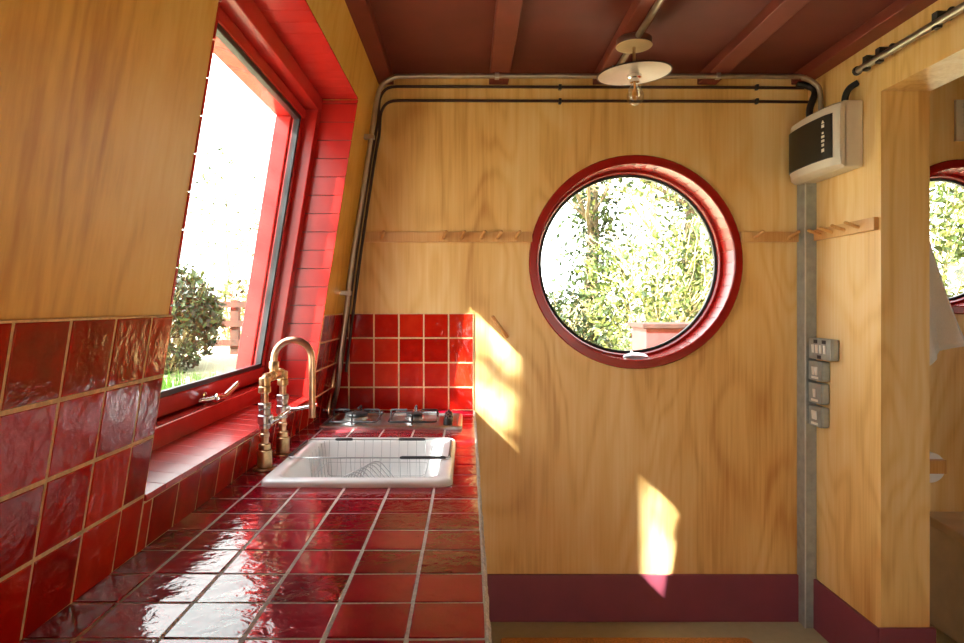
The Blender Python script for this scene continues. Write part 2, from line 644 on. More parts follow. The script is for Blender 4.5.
# ------------------------------------------------------------------ window over the worktop
w1 = bpy.data.objects.new('window_1', None)
COL.objects.link(w1)
w1.location = (wx(WIN['h0']), (WIN['y0'] + WIN['y1']) / 2, WIN['h0'])
struct(w1, 'large leaning window in a red boarded recess over the worktop', 'window')
D0 = 0.125
y0, y1, h0, h1 = WIN['y0'], WIN['y1'], WIN['h0'], WIN['h1']
mb = MB()
p = 0.068
h = h0
while h < h1 - 0.005:                                    # boards of the two side linings
    t = min(h + p, h1)
    lean(mb, y1, y1 + G, h + 0.0012, t - 0.0012, -0.003, D0 + 0.01, rnd=random.random())
    lean(mb, y0 - G, y0, h + 0.0012, t - 0.0012, -0.003, D0 + 0.01, rnd=random.random())
    h = t
n = 17
for k in range(n):                                       # boards of the head and the sill
    a = y0 + (y1 - y0) * k / n
    b = y0 + (y1 - y0) * (k + 1) / n
    lean(mb, a + 0.001, b - 0.001, h1, h1 + G, -0.003, D0 + 0.01, rnd=random.random())
    xi, xo = wx(h0) + 0.010, wx(h0) - D0 - 0.01
    a, b = a + 0.0005, b - 0.0005
    mb.hexa([(xo, a, h0 - 0.012), (xi, a, h0 - 0.012), (xi, b, h0 - 0.012), (xo, b, h0 - 0.012),
             (xo, a, h0 + 0.014), (xi, a, h0), (xi, b, h0), (xo, b, h0 + 0.014)], 0, random.random())
lean(mb, y1 + G - 0.001, y1 + G + 0.0008, h0, h1, 0.001, D0 + 0.01, 1)
lean(mb, y0 - G - 0.0008, y0 - G + 0.001, h0, h1, 0.001, D0 + 0.01, 1)
lean(mb, y0, y1, h1 + G - 0.001, h1 + G + 0.0008, 0.001, D0 + 0.01, 1)
mb.build('recess_boards', [M_red, M_edge], w1, bevel=0.0012)


def ring(mb, y0, y1, h0, h1, wl, wr, wb, wt, d0, d1):
    lean(mb, y0, y1, h0, h0 + wb, d0, d1)
    lean(mb, y0, y1, h1 - wt, h1, d0, d1)
    lean(mb, y0, y0 + wl, h0 + wb, h1 - wt, d0, d1)
    lean(mb, y1 - wr, y1, h0 + wb, h1 - wt, d0, d1)


mb = MB()
ring(mb, y0, y1, h0, h1, 0.24, 0.050, 0.064, 0.05, D0, 0.205)
mb.build('window_frame', M_red, w1, bevel=0.003)
mb = MB()
YF = y0 + 0.185
ring(mb, YF + 0.057, y1 - 0.052, h0 + 0.068, h1 - 0.052, 0.042, 0.036, 0.050, 0.036, D0 + 0.043, 0.20)
sash = mb.build('sash', M_red, w1, bevel=0.004)
mb = MB()
gy0, gy1, gh0, gh1 = YF + 0.099, y1 - 0.088, h0 + 0.118, h1 - 0.088
ring(mb, gy0, gy1, gh0, gh1, 0.012, 0.012, 0.012, 0.012, 0.1705, 0.192)
mb.build('gasket', M_black, w1)
mb = MB()
ring(mb, gy0 + 0.011, gy1 - 0.011, gh0 + 0.011, gh1 - 0.011, 0.003, 0.003, 0.003, 0.003, 0.172, 0.176)
mb.build('spacer_bar', M_iron, w1)
mb = MB()
lean(mb, gy0 + 0.004, gy1 - 0.004, gh0 + 0.004, gh1 - 0.004, 0.177, 0.183)
mb.build('window_pane', M_glass, w1)
mb = MB()
ring(mb, YF + 0.03, y1 + 0.08, h0 - 0.04, h1 + 0.08, 0.12, 0.172, 0.15, 0.165, 0.2065, 0.262)
mb.build('outer_frame', M_red, w1, bevel=0.003)
# cockspur handle
hy, hh = 1.85, h0 + 0.080
hx_ = wx(hh) - D0 - 0.043
mb = MB()
mb.lathe([(0.017, 0), (0.017, 0.004), (0.009, 0.006), (0.008, 0.026), (0.012, 0.030), (0.012, 0.040), (0.006, 0.042)], (hx_, hy, hh), (1, 0, 0), 16)
mb.tube(smooth_path([(hx_ + 0.034, hy + 0.0, hh), (hx_ + 0.038, hy + 0.05, hh - 0.003), (hx_ + 0.04, hy + 0.09, hh + 0.006), (hx_ + 0.046, hy + 0.145, hh + 0.024)], 5),
        [0.010] * 5 + [0.009] * 5 + [0.008] * 5 + [0.006], 10)
mb.tube([(hx_ + 0.004, hy - 0.05, hh - 0.002), (hx_ + 0.03, hy - 0.02, hh), (hx_ + 0.034, hy, hh)], 0.006, 8)
mb.build('window_handle', M_chrome, w1, smooth=50, label='chrome window handle')


# ------------------------------------------------------------------ round windows
def round_window(name, label, c, r, lip, depth, nst, knob):
    e = bpy.data.objects.new(name, None)
    COL.objects.link(e)
    e.location = (c[0], BW, c[1])
    struct(e, label, 'window')
    o = (c[0], BW, c[1])
    ax = (0, 1, 0)
    mb = MB()
    R = r + lip
    mb.lathe([(r - 0.004, 0.0), (r - 0.004, -0.010), (r, -0.014), (R - 0.004, -0.014), (R, -0.009), (R, 0.0)], o, ax, 72, cap=False)
    mb.build('window_trim', M_red_deep, e, smooth=40)
    mb = MB()
    for k in range(nst):
        a0 = 2 * PI * (k + 0.012) / nst
        a1 = 2 * PI * (k + 0.988) / nst
        P = []
        for y in (BW - 0.008, BW + depth):
            P += [(c[0] + q * math.cos(a), y, c[1] + q * math.sin(a)) for q, a in ((r - 0.004, a0), (r + 0.007, a0), (r + 0.007, a1), (r - 0.004, a1))]
        mb.hexa(P, rnd=random.random())
    mb.build('recess_boards', M_red_deep, e)
    mb = MB()
    mb.lathe([(r - 0.004, depth - 0.03), (r - 0.016, depth - 0.03), (r - 0.020, depth - 0.024), (r - 0.024, depth), (r - 0.024, depth + 0.03), (r + 0.006, depth + 0.03)], o, ax, 72, cap=False)
    mb.build('window_frame', M_red_deep, e, smooth=40)
    mb = MB()
    mb.lathe([(r - 0.024, depth - 0.012), (r - 0.034, depth - 0.010), (r - 0.034, depth + 0.008), (r - 0.024, depth + 0.008)], o, ax, 72, cap=False)
    mb.build('gasket', M_black, e, smooth=40)
    mb = MB()
    mb.lathe([(r - 0.03, depth - 0.002), (r - 0.03, depth + 0.002)], o, ax, 72)
    mb.build('window_pane', M_glass, e)
    if knob:
        mb = MB()
        kx, kz = c[0] + 0.012, c[1] - r + 0.004
        lp = []
        for s, d in ((0.2, -0.004), (0.9, -0.004), (1.0, 0.0), (0.9, 0.006), (0.2, 0.009)):
            lp.append([(kx + 0.056 * s * math.cos(2 * PI * i / 20), BW + 0.040 + 0.020 * s * math.sin(2 * PI * i / 20) - 0.7 * d, kz + 0.008 + 0.017 * s * math.sin(2 * PI * i / 20) + d * 0.8) for i in range(20)])
        mb.loft(lp)
        mb.tube([(kx, BW + 0.040, kz + 0.01), (kx, BW + 0.118, kz + 0.026)], 0.006, 8)
        mb.build('window_catch', M_steel, e, smooth=50, label='oval steel catch')
    return e


round_window('window_2', 'large round window with a red boarded recess in the back wall', (RWIN['x'], RWIN['h']), RWIN['r'], 0.034, 0.145, 52, True)
round_window('window_3', 'small round window of the washroom on the right', (RWIN2['x'], RWIN2['h']), RWIN2['r'], 0.032, 0.145, 40, False)


# ------------------------------------------------------------------ tiles
def tiles(mb, P, n, us, vs, gap=0.0062, t=0.007, b=0.0012, tilt=0.0011, holes=(), skip=None, tmi=0):
    n = Vector(n).normalized()
    for i in range(len(us) - 1):
        for j in range(len(vs) - 1):
            u0, u1 = us[i] + gap / 2, us[i + 1] - gap / 2
            v0, v1 = vs[j] + gap / 2, vs[j + 1] - gap / 2
            if u1 - u0 < 0.006 or v1 - v0 < 0.006:
                continue
            jt = [random.uniform(0, 1.3 * tilt) for _ in range(4)]
            rnd = random.random()
            pieces = [(u0, u1, v0, v1, (0, 0, 0, 0))]
            for (a0, a1, c0, c1) in holes:
                nxt = []
                for (x0, x1, z0, z1, ct) in pieces:
                    if a0 >= x1 or a1 <= x0 or c0 >= z1 or c1 <= z0:
                        nxt.append((x0, x1, z0, z1, ct))
                        continue
                    if a0 > x0:
                        nxt.append((x0, a0, z0, z1, (ct[0], 1, ct[2], ct[3])))
                    if a1 < x1:
                        nxt.append((a1, x1, z0, z1, (1, ct[1], ct[2], ct[3])))
                    m0, m1 = max(a0, x0), min(a1, x1)
                    if c0 > z0:
                        nxt.append((m0, m1, z0, c0, (1 if a0 > x0 else ct[0], 1 if a1 < x1 else ct[1], ct[2], 1)))
                    if c1 < z1:
                        nxt.append((m0, m1, c1, z1, (1 if a0 > x0 else ct[0], 1 if a1 < x1 else ct[1], 1, ct[3])))
                pieces = nxt
            for (x0, x1, z0, z1, ct) in pieces:
                def off(u, v):
                    a = (u - u0) / (u1 - u0)
                    c = (v - v0) / (v1 - v0)
                    return (jt[0] * (1 - a) + jt[1] * a) * (1 - c) + (jt[2] * (1 - a) + jt[3] * a) * c
                bl, br, bb, bt = [0 if q else b for q in ct]
                quad_o = [(x0, z0), (x1, z0), (x1, z1), (x0, z1)]
                quad_i = [(x0 + bl, z0 + bb), (x1 - br, z0 + bb), (x1 - br, z1 - bt), (x0 + bl, z1 - bt)]
                V = [Vector(P(u, v)) for u, v in quad_o]
                V += [Vector(P(u, v)) + n * (t - b + off(u, v)) for u, v in quad_o]
                V += [Vector(P(u, v)) + n * (t + off(u, v)) for u, v in quad_i]
                fs = [(8, 9, 10, 11)]
                for k in range(4):
                    q = (k + 1) % 4
                    fs.append((k, q, 4 + q, 4 + k))
                    fs.append((4 + k, 4 + q, 8 + q, 8 + k))
                mb.add(V, fs, tmi, rnd)


def slab(mb, P, n, u0, u1, v0, v1, t, mi):
    n = Vector(n).normalized()
    B = [Vector(P(u, v)) for u, v in ((u0, v0), (u1, v0), (u1, v1), (u0, v1))]
    mb.hexa([q for q in B] + [q + n * t for q in B], mi)


# worktop
wt = thing('tiled_worktop', 'long red glazed tile worktop with grey joints under the window', 'worktop', (-0.29, 1.3, CT))
XE = 0.026
us = [-0.606, -0.5275, -0.4145, -0.3035, -0.1935, -0.083, XE]
vs = [0.886 + 0.107 * k for k in range(-13, 19)]
vs = [v for v in vs if v < BW - 0.05] + [BW - 0.004]
HOLE = (-0.490, -0.060, 1.645, 2.130)
mb = MB()
Ptop = lambda u, v: (u, v, CT - 0.007)
tiles(mb, Ptop, (0, 0, 1), us, vs, holes=[HOLE], gap=0.0054, tilt=0.0014)
for (x0, x1, a, b_) in ((-0.61, HOLE[0], YN, BW), (HOLE[1], XE, YN, BW), (HOLE[0], HOLE[1], YN, HOLE[2]), (HOLE[0], HOLE[1], HOLE[3], BW)):
    mb.box(x0, x1, a, b_, CT - 0.04, CT - 0.0002, 1)
mb.build('tiled_top', [M_tile_top, M_grout_grey], wt)
mb = MB()                                                # rough mortar edge along the front
pts = []
k = 0
y = YN
loops = []
while y < BW - 0.005:
    a = XE + 0.0055 + random.uniform(-0.0018, 0.0018)
    z = CT - 0.001 + random.uniform(-0.0015, 0.0012)
    loops.append([(XE - 0.001, y, z), (a - 0.004, y, z), (a, y, z - 0.005), (a, y, CT - 0.045), (XE - 0.001, y, CT - 0.045)])
    y += 0.012
mb.loft(loops)
mb.build('mortar_edge', M_mortar, wt, smooth=60, label='rough pale grey mortar edge')

cab = thing('base_cabinet', 'plywood base cabinet carrying the red tiled worktop', 'cabinet', (-0.3, 1.3, 0))
mb = MB()
mb.box(-0.60, -0.02, YN + 0.005, BW - 0.02, 0.08, 0.70)
mb.box(-0.60, -0.06, YN + 0.005, BW - 0.02, 0.0, 0.08)
mb.box(-0.036, -0.02, YN + 0.005, BW - 0.02, 0.70, CT - 0.041)
mb.build('cabinet_body', M_ply, cab)
for k in range(5):
    ya = 0.2 + k * 0.52
    mb = MB()
    mb.box(-0.0195, -0.002, ya + 0.003, ya + 0.515, 0.10, 0.84)
    dr = mb.build('cabinet_door', M_ply, cab, bevel=0.002)
    mb = MB()
    mb.lathe([(0.006, 0), (0.006, 0.008), (0.012, 0.012), (0.012, 0.018), (0.004, 0.02)], (-0.002, ya + 0.47, 0.78), (1, 0, 0), 12)
    kn = mb.build('knob', M_rail, dr, smooth=50)
    kn.matrix_parent_inverse = Matrix.Identity(4)

# splashback on the leaning wall
lt = thing('window_wall_tiling', 'red glazed tiles with tan joints on the leaning wall round the window', 'tiling', (wx(1.1), 1.0, CT))
nl = Vector((1, 0, -0.16)).normalized()
Pw = lambda u, v: (wx(v), u, v)


def seg(a, b, p, start):
    out = [a]
    q = start
    while q < b - 0.02:
        if q > a + 0.02:
            out.append(q)
        q += p
    return out + [b]


hn = [CT - 0.001, 1.012, 1.119, 1.227, 1.336]
mb = MB()
yn = seg(-1.2, WIN['y0'], 0.1125, 0.767 - 0.1125 * 17)
tiles(mb, Pw, nl, yn, hn)
slab(mb, Pw, nl, -1.2, WIN['y0'], CT, 1.336, 0.0064, 1)
ym = seg(WIN['y0'], WIN['y1'], 0.111, 1.219)
tiles(mb, Pw, nl, ym, [CT - 0.001, WIN['h0'] - 0.013])
slab(mb, Pw, nl, WIN['y0'], WIN['y1'], CT, WIN['h0'] - 0.013, 0.0064, 1)
hf = [CT - 0.001, 1.001, 1.106, 1.2115, 1.317]
yf = seg(WIN['y1'] + G, BW - 0.008, 0.105, 2.541)
tiles(mb, Pw, nl, yf, hf)
slab(mb, Pw, nl, WIN['y1'] + G, BW - 0.008, CT, 1.317, 0.0064, 1)
mb.build('tile_panel', [M_tile, M_grout], lt)

bt = thing('back_wall_tiling', 'square red tile splashback on the back wall behind the hob', 'tiling', (-0.25, BW, CT))
mb = MB()
Pb = lambda u, v: (u, BW, v)
hb = [CT - 0.001, 1.001, 1.106, 1.2115, 1.317]
for j in range(4):
    left = wx(hb[j + 1]) - 0.0
    ub = [left] + [x for x in [0.0236 - 0.1066 * k for k in range(6, -1, -1)] if x > left + 0.02]
    tiles(mb, Pb, (0, -1, 0), ub, hb[j:j + 2])
    slab(mb, Pb, (0, -1, 0), left - 0.005, 0.0232, hb[j], hb[j + 1], 0.0064, 1)
mb.build('tile_panel', [M_tile, M_grout], bt)


# ------------------------------------------------------------------ sink
def rrect(x0, x1, y0, y1, r, z, n=6):
    out = []
    for cx, cy, a in ((x1 - r, y1 - r, 0), (x0 + r, y1 - r, PI / 2), (x0 + r, y0 + r, PI), (x1 - r, y0 + r, 1.5 * PI)):
        for k in range(n + 1):
            b = a + PI / 2 * k / n
            out.append((cx + r * math.cos(b), cy + r * math.sin(b), z))
    return out


SX0, SX1, SY0, SY1 = -0.517, -0.040, 1.618, 2.155
sink = thing('kitchen_sink', 'white ceramic inset sink in the red tiled worktop', 'sink', ((SX0 + SX1) / 2, (SY0 + SY1) / 2, CT))
mb = MB()


def ins(d, z, r):
    return rrect(SX0 + d, SX1 - d, SY0 + d, SY1 - d, r, z)


mb.loft([ins(0.0, CT + 0.0005, 0.035), ins(-0.001, CT + 0.010, 0.036), ins(0.002, CT + 0.015, 0.034), ins(0.008, CT + 0.0185, 0.032), ins(0.030, CT + 0.0185, 0.03),
         ins(0.036, CT + 0.016, 0.04), ins(0.040, CT + 0.008, 0.045), ins(0.046, CT - 0.06, 0.05), ins(0.054, CT - 0.145, 0.055),
         ins(0.066, CT - 0.168, 0.06), ins(0.09, CT - 0.178, 0.05), ins(0.2, CT - 0.181, 0.03)], cap0=False)
ob = mb.build('basin', M_ceramic, sink, smooth=50)
mb = MB()
cx_, cy_ = (SX0 + SX1) / 2, (SY0 + SY1) / 2
mb.lathe([(0.036, 0), (0.034, 0.003), (0.026, 0.003), (0.022, 0.0005), (0.0, 0.0005)], (cx_, cy_, CT - 0.1805), n=24)
mb.build('drain', M_chrome, sink, smooth=40)

# dish rack hanging in the sink
rk = thing('dish_rack', 'grey wire dish rack set into the white sink', 'dish rack', (cx_, 1.97, CT + 0.02))
RX0, RX1, RY0, RY1, RZ = -0.505, -0.052, 1.835, 2.085, CT + 0.024
mb = MB()
loop = []
for (x, y_, z) in rrect(RX0, RX1, RY0, RY1, 0.02, RZ, 4):
    loop.append((x, y_, z))
mb.tube(loop, 0.0022, 6, closed=True)
mb.build('rack_rim', M_wire, rk, smooth=60)
BX0, BX1, BY0, BY1, BZ = -0.438, -0.135, 1.865, 2.060, CT - 0.085
mb = MB()
for k in range(12):                                      # cross wires: front rim, floor, back rim
    x = BX0 + (BX1 - BX0) * k / 11
    mb.tube(rounded_path([(x, RY0, RZ), (x, BY0, BZ), (x, BY1, BZ), (x, RY1, RZ)], 0.015, 3), 0.0008, 5)
for k in range(6):                                       # long wires: floor and the two ends
    y_ = BY0 + (BY1 - BY0) * k / 5
    mb.tube(rounded_path([(RX0 + 0.055, y_, RZ), (BX0, y_, BZ), (BX1, y_, BZ), (RX1 - 0.055, y_, RZ)], 0.015, 3), 0.0008, 5)
for dz in (0.62,):
    mb.tube(rrect(RX0 + 0.055 + 0.012 * dz, RX1 - 0.055 - 0.03 * dz, BY0 - 0.015 * (1 - dz), BY1 + 0.015 * (1 - dz), 0.015, RZ + (BZ - RZ) * dz, 3), 0.0009, 5, closed=True)
mb.build('wire_basket', M_wire, rk, smooth=60)
mb = MB()
for k in range(8):                                       # plate hoops
    y_ = BY0 + 0.012 + 0.022 * k
    x = -0.345 + 0.007 * k
    mb.tube(smooth_path([(x - 0.03, y_, BZ), (x - 0.012, y_, BZ + 0.042), (x + 0.02, y_, BZ + 0.052), (x + 0.045, y_, BZ + 0.03), (x + 0.07, y_, BZ)], 4), 0.0016, 6)
mb.build('plate_hoops', M_wire, rk, smooth=60)
for (xa, xb, yy) in ((-0.42, -0.365, RY1), (-0.22, -0.135, RY1), (-0.19, -0.062, RY0)):
    mb = MB()
    mb.tube([(xa, yy, RZ), (xa + 0.006, yy, RZ + 0.0005), (xb - 0.006, yy, RZ + 0.0005), (xb, yy, RZ)], [0.003, 0.0045, 0.0045, 0.003], 8)
    mb.build('rim_grip', M_iron, rk, smooth=60)
for s in (RX0, RX1):
    mb = MB()
    mb.tube([(s, RY0 + 0.02, RZ), (s, RY1 - 0.02, RZ)], 0.0038, 8)
    mb.build('rest_arm', M_iron, rk, smooth=60)

# ------------------------------------------------------------------ pipework tap
tap = thing('mixer_tap', 'tall tap of brass and copper pipe fittings left of the white sink', 'tap', (-0.555, 1.885, CT))
TY0, TY1, TX = 1.80, 1.975, -0.556
TH = 1.143


def stack(mb, x, y, segs, mi=0):
    for z0, z1, r in segs:
        r = r * 1.22
        b = min(0.002, (z1 - z0) / 3)
        mb.lathe([(r - b, z0), (r, z0 + b), (r, z1 - b), (r - b, z1)], (x, y, 0), (0, 0, 1), 14, mi)


for y_, s in ((TY0, 0), (TY1, 1)):
    mb = MB()
    stack(mb, TX, y_, [(CT, CT + 0.006, 0.026), (CT + 0.006, CT + 0.055, 0.0165), (CT + 0.055, CT + 0.072, 0.0135)])
    mb.build('tap_base', M_brass, tap, smooth=40)
    mb = MB()
    stack(mb, TX, y_, [(CT + 0.07, TH + 0.004, 0.0085), (CT + 0.088, CT + 0.100, 0.0105)])
    mb.build('riser_pipe', M_copper, tap, smooth=40)
    mb = MB()
    stack(mb, TX, y_, [(CT + 0.112, CT + 0.124, 0.0125), (CT + 0.124, CT + 0.150, 0.0155), (CT + 0.150, CT + 0.166, 0.013), (CT + 0.166, CT + 0.182, 0.0145)])
    mb.lathe([(0.0135, -0.004), (0.0135, 0.02), (0.008, 0.024)], (TX, y_, CT + 0.137), (1, 0.0, 0), 12)
    vb = mb.build('valve', M_steel, tap, smooth=40, label='nickel ball valve')
    mb = MB()
    if s:
        pth = [(TX + 0.022, y_, CT + 0.137), (TX + 0.045, y_ - 0.004, CT + 0.139), (TX + 0.105, y_ - 0.010, CT + 0.152)]
    else:
        pth = [(TX + 0.02, y_, CT + 0.137), (TX + 0.032, y_ + 0.01, CT + 0.139), (TX + 0.045, y_ + 0.07, CT + 0.15)]
    mb.tube(smooth_path(pth, 4), [0.0075] * 3 + [0.006] * 3 + [0.0055] * 2 + [0.005], 8)
    kn = mb.build('valve_lever', M_chrome, vb, smooth=50)
    kn.matrix_parent_inverse = Matrix.Identity(4)
    mb = MB()
    stack(mb, TX, y_, [(TH - 0.03, TH - 0.012, 0.0135), (TH - 0.012, TH + 0.012, 0.0125)])
    dy = 1 if s == 0 else -1
    mb.tube([(TX, y_, TH - 0.002), (TX, y_ + 0.006 * dy, TH + 0.006), (TX, y_ + 0.026 * dy, TH + 0.008)], [0.012, 0.0125, 0.0125], 12)
    mb.lathe([(0.014, 0.016), (0.0145, 0.018), (0.0145, 0.028), (0.013, 0.03)], (TX, y_, TH + 0.008), (0, dy, 0), 12)
    mb.build('elbow', M_brass, tap, smooth=40)
mb = MB()
mb.tube([(TX, TY0 + 0.02, TH + 0.008), (TX, TY1 - 0.02, TH + 0.008)], 0.0085, 12)
ym_ = (TY0 + TY1) / 2
mb.lathe([(0.013, -0.026), (0.014, -0.022), (0.014, 0.022), (0.013, 0.026)], (TX, ym_, TH + 0.008), (0, 1, 0), 12)
mb.lathe([(0.0125, 0), (0.0125, 0.014), (0.0145, 0.016), (0.0145, 0.034), (0.012, 0.037)], (TX, ym_, TH + 0.012), (0, 0, 1), 12)
mb.build('tee_fitting', M_brass, tap, smooth=40)
mb = MB()
top = 1.253
rr = 0.0545
pts = [(TX, ym_, TH + 0.03), (TX, ym_, top - rr)]
for k in range(1, 13):
    a = PI - PI * k / 12
    pts.append((TX + rr + rr * math.cos(a), ym_, top - rr + rr * math.sin(a)))
pts.append((TX + 2 * rr, ym_, 1.03))
mb.tube(pts, 0.0098, 14)
mb.build('spout', M_copper, tap, smooth=60, label='swan neck copper spout')

# ------------------------------------------------------------------ gas hob
hob = thing('gas_hob', 'low stainless two burner gas hob before the red splashback', 'hob', (-0.28, 2.5, CT))
HX0, HX1, HY0, HY1 = -0.540, -0.022, 2.372, 2.665
mb = MB()
mb.loft([rrect(HX0, HX1, HY0, HY1, 0.02, CT + 0.001), rrect(HX0, HX1, HY0, HY1, 0.02, CT + 0.010), rrect(HX0 + 0.004, HX1 - 0.004, HY0 + 0.004, HY1 - 0.004, 0.018, CT + 0.013),
         rrect(HX0 + 0.014, HX1 - 0.014, HY0 + 0.014, HY1 - 0.014, 0.014, CT + 0.013), rrect(HX0 + 0.02, HX1 - 0.02, HY0 + 0.02, HY1 - 0.02, 0.012, CT + 0.007)])
mb.build('hob_tray', M_steel, hob, smooth=40)
for bx, br in ((-0.425, 0.046), (-0.205, 0.036)):
    mb = MB()
    mb.lathe([(br + 0.012, 0.007), (br + 0.010, 0.012), (br, 0.016), (br, 0.026), (br - 0.006, 0.030)], (bx, 2.515, CT), n=28)
    b_ = mb.build('burner', M_steel, hob, smooth=40)
    mb = MB()
    mb.lathe([(br - 0.006, 0.030), (br - 0.003, 0.033), (br - 0.006, 0.038), (0.001, 0.040)], (bx, 2.515, CT), n=28)
    kn = mb.build('burner_cap', M_iron, b_, smooth=40)
    kn.matrix_parent_inverse = Matrix.Identity(4)
    mb = MB()                                            # pan support: square loop and four fingers
    zt = CT + 0.050
    q = 0.088
    mb.tube(rrect(bx - q, bx + q, 2.515 - q - 0.02, 2.515 + q + 0.02, 0.015, CT + 0.022, 3), 0.0035, 6, closed=True)
    for dx, dy in ((1, 0), (-1, 0), (0, 1), (0, -1)):
        e = q + (0.02 if dy else 0)
        mb.tube(rounded_path([(bx + dx * e, 2.515 + dy * e, CT + 0.012), (bx + dx * e, 2.515 + dy * e, zt), (bx + dx * 0.028, 2.515 + dy * 0.028, zt)], 0.006, 3), 0.0035, 6)
    mb.build('pan_support', M_iron, hob, smooth=60)
for ky in (2.43, 2.50, 2.58):
    mb = MB()
    mb.lathe([(0.016, 0.007), (0.017, 0.010), (0.0145, 0.030), (0.012, 0.033)], (-0.075, ky, CT), n=18)
    mb.box(-0.078, -0.072, ky - 0.015, ky + 0.015, CT + 0.03, CT + 0.040)
    mb.build('control_knob', M_iron, hob, smooth=40)

# ------------------------------------------------------------------ conduits, cables
CY = 2.685
HC = 2.285
cd = thing('steel_conduit', 'grey steel conduit running under the ceiling beams and down the left corner', 'conduit', (0.5, CY, HC))


def px(x, y, Y):
    return (Y * (x - 468) / F, Y, CH - Y * (y - 305) / F)


pts = [px(333, 408, 2.76), px(338, 384, 2.745), px(340.5, 352, 2.73), px(346, 312, 2.72), px(351, 268, 2.71), px(363, 190, 2.70), px(373, 124, 2.69), px(377, 98, 2.687), px(383, 84, CY), px(396, 76.5, CY)]
pts = smooth_path(pts, 5)
pts += smooth_path([px(420, 76, CY), px(600, 76, CY), px(785, 76.5, CY), px(803, 78, CY), px(814, 83, CY), px(820, 92, CY), (1.440, CY, 2.10)], 5)
mb = MB()
mb.tube(pts, 0.0105, 12)
mb.build('conduit_pipe', M_conduit, cd, smooth=60)
for x in (497, 718):
    c = px(x, 76, CY)
    mb = MB()
    mb.box(c[0] - 0.009, c[0] + 0.009, CY - 0.013, CY + 0.013, c[2] - 0.0125, c[2] + 0.012)
    mb.box(c[0] - 0.006, c[0] + 0.006, CY - 0.018, CY + 0.004, c[2] + 0.010, BEAM + 0.022)
    mb.build('conduit_clip', M_steel, cd, bevel=0.002)
for x, y_ in ((371, 137), (347.5, 293)):
    c = px(x, y_, 2.69 if y_ < 200 else 2.715)
    mb = MB()
    mb.box(c[0] - 0.030, c[0] + 0.014, c[1] - 0.014, c[1] + 0.014, c[2] - 0.010, c[2] + 0.010)
    mb.build('conduit_clip', M_steel, cd, bevel=0.003)

for (yy, lab, dx) in ((86.5, 'upper of the two thin dark cables along the top of the back wall', 0.0), (100.5, 'lower of the two thin dark cables along the top of the back wall', 0.012)):
    Yc = BW - 0.012
    mb = MB()
    xs = 392 + dx * 100
    pts = [px(341 + dx * 400, 372, 2.785), px(349 + dx * 380, 310, Yc - 0.02), px(357 + dx * 350, 250, Yc - 0.01), px(371 + dx * 300, 160, Yc), px(xs - 14, yy + 34, Yc), px(xs - 12, yy + 12, Yc), px(xs - 4, yy + 1.5, Yc), px(xs + 12, yy, Yc)]
    pts = smooth_path(pts, 4) + smooth_path([px(500, yy + 0.4, Yc), px(700, yy + 0.8, Yc), px(804 if yy < 90 else 812, yy + 1.5, Yc)], 3)
    e = thing('cable', lab, 'cable', pts[-1], 'thin dark cables along the back wall')
    mb.tube(pts, 0.0062, 8)
    mb.build('cable_run', M_cable, e, smooth=60)
    for x in (560, 757):
        c = px(x, yy + 0.5, Yc)
        mb = MB()
        mb.box(c[0] - 0.006, c[0] + 0.006, Yc - 0.009, BW, c[2] - 0.012, c[2] + 0.010)
        mb.build('cable_clip', M_iron, e, bevel=0.002)

mb = MB()
mb.tube(smooth_path([px(797, 84, 2.79), px(808, 86, 2.78), px(815, 92, 2.76), (1.430, 2.755, 2.17), (1.432, 2.75, 2.10)], 6), 0.014, 12)
tag(mb.build('black_hose', M_black, smooth=60), 'black flexible hose bending into the far top of the fuse box', 'hose')
mb = MB()
mb.tube(smooth_path([(RW, 2.46, 2.185), (1.435, 2.475, 2.168), (1.425, 2.485, 2.14), (1.425, 2.49, 2.10)], 6), 0.012, 12)
tag(mb.build('black_hose', M_black, smooth=60), 'short black elbow hose from the wall into the near top of the fuse box', 'hose')

# conduit that feeds the lamp
LX, LY = 0.588, 2.33
lc = thing('lamp_conduit', 'steel conduit along the ceiling beam above the pendant lamp', 'conduit', (LX, 1.5, 2.285))
mb = MB()
mb.tube([(LX, YN + 0.02, 2.284), (LX, LY - 0.05, 2.284)], 0.011, 12)
mb.build('conduit_pipe', M_conduit, lc, smooth=60)
mb = MB()
mb.tube([(LX, LY + 0.05, 2.284), (LX, CY - 0.012, 2.284)], 0.011, 12)
mb.build('conduit_pipe', M_conduit, lc, smooth=60)
for y_ in (1.9, 2.6):
    mb = MB()
    mb.box(LX - 0.02, LX + 0.02, y_ - 0.01, y_ + 0.01, 2.27, BEAM)
    mb.build('conduit_clip', M_steel, lc, bevel=0.003)

# ------------------------------------------------------------------ pendant lamp
lamp = thing('pendant_lamp', 'white enamel disc pendant lamp with a bare bulb under the ceiling', 'lamp', (LX, LY, BEAM))
mb = MB()
mb.lathe([(0.056, 0.0), (0.062, -0.004), (0.062, -0.022), (0.060, -0.026)], (LX, LY, 2.297), n=32)
mb.build('ceiling_rose', M_rose, lamp, smooth=40)
mb = MB()
mb.lathe([(0.062, -0.026), (0.064, -0.0275), (0.062, -0.030), (0.005, -0.031)], (LX, LY, 2.297), n=32)
mb.build('rose_plate', M_cream, lamp, smooth=40, label='cream plate under the rose')
mb = MB()
mb.tube([(LX, LY, 2.268), (LX, LY, 2.18)], 0.0055, 10)
mb.build('lamp_stem', M_brass, lamp, smooth=60)
tiltv = Vector((-0.055, -0.02, 1)).normalized()
mb = MB()
mb.lathe([(0.012, 0.018), (0.05, 0.012), (0.126, -0.004), (0.129, -0.0055), (0.1265, -0.0075), (0.05, 0.008), (0.012, 0.012)], (LX, LY, 2.178), tiltv, 48, 0, cap=False)
sh = mb.build('lamp_shade', M_enamel, lamp, smooth=50)
mb = MB()
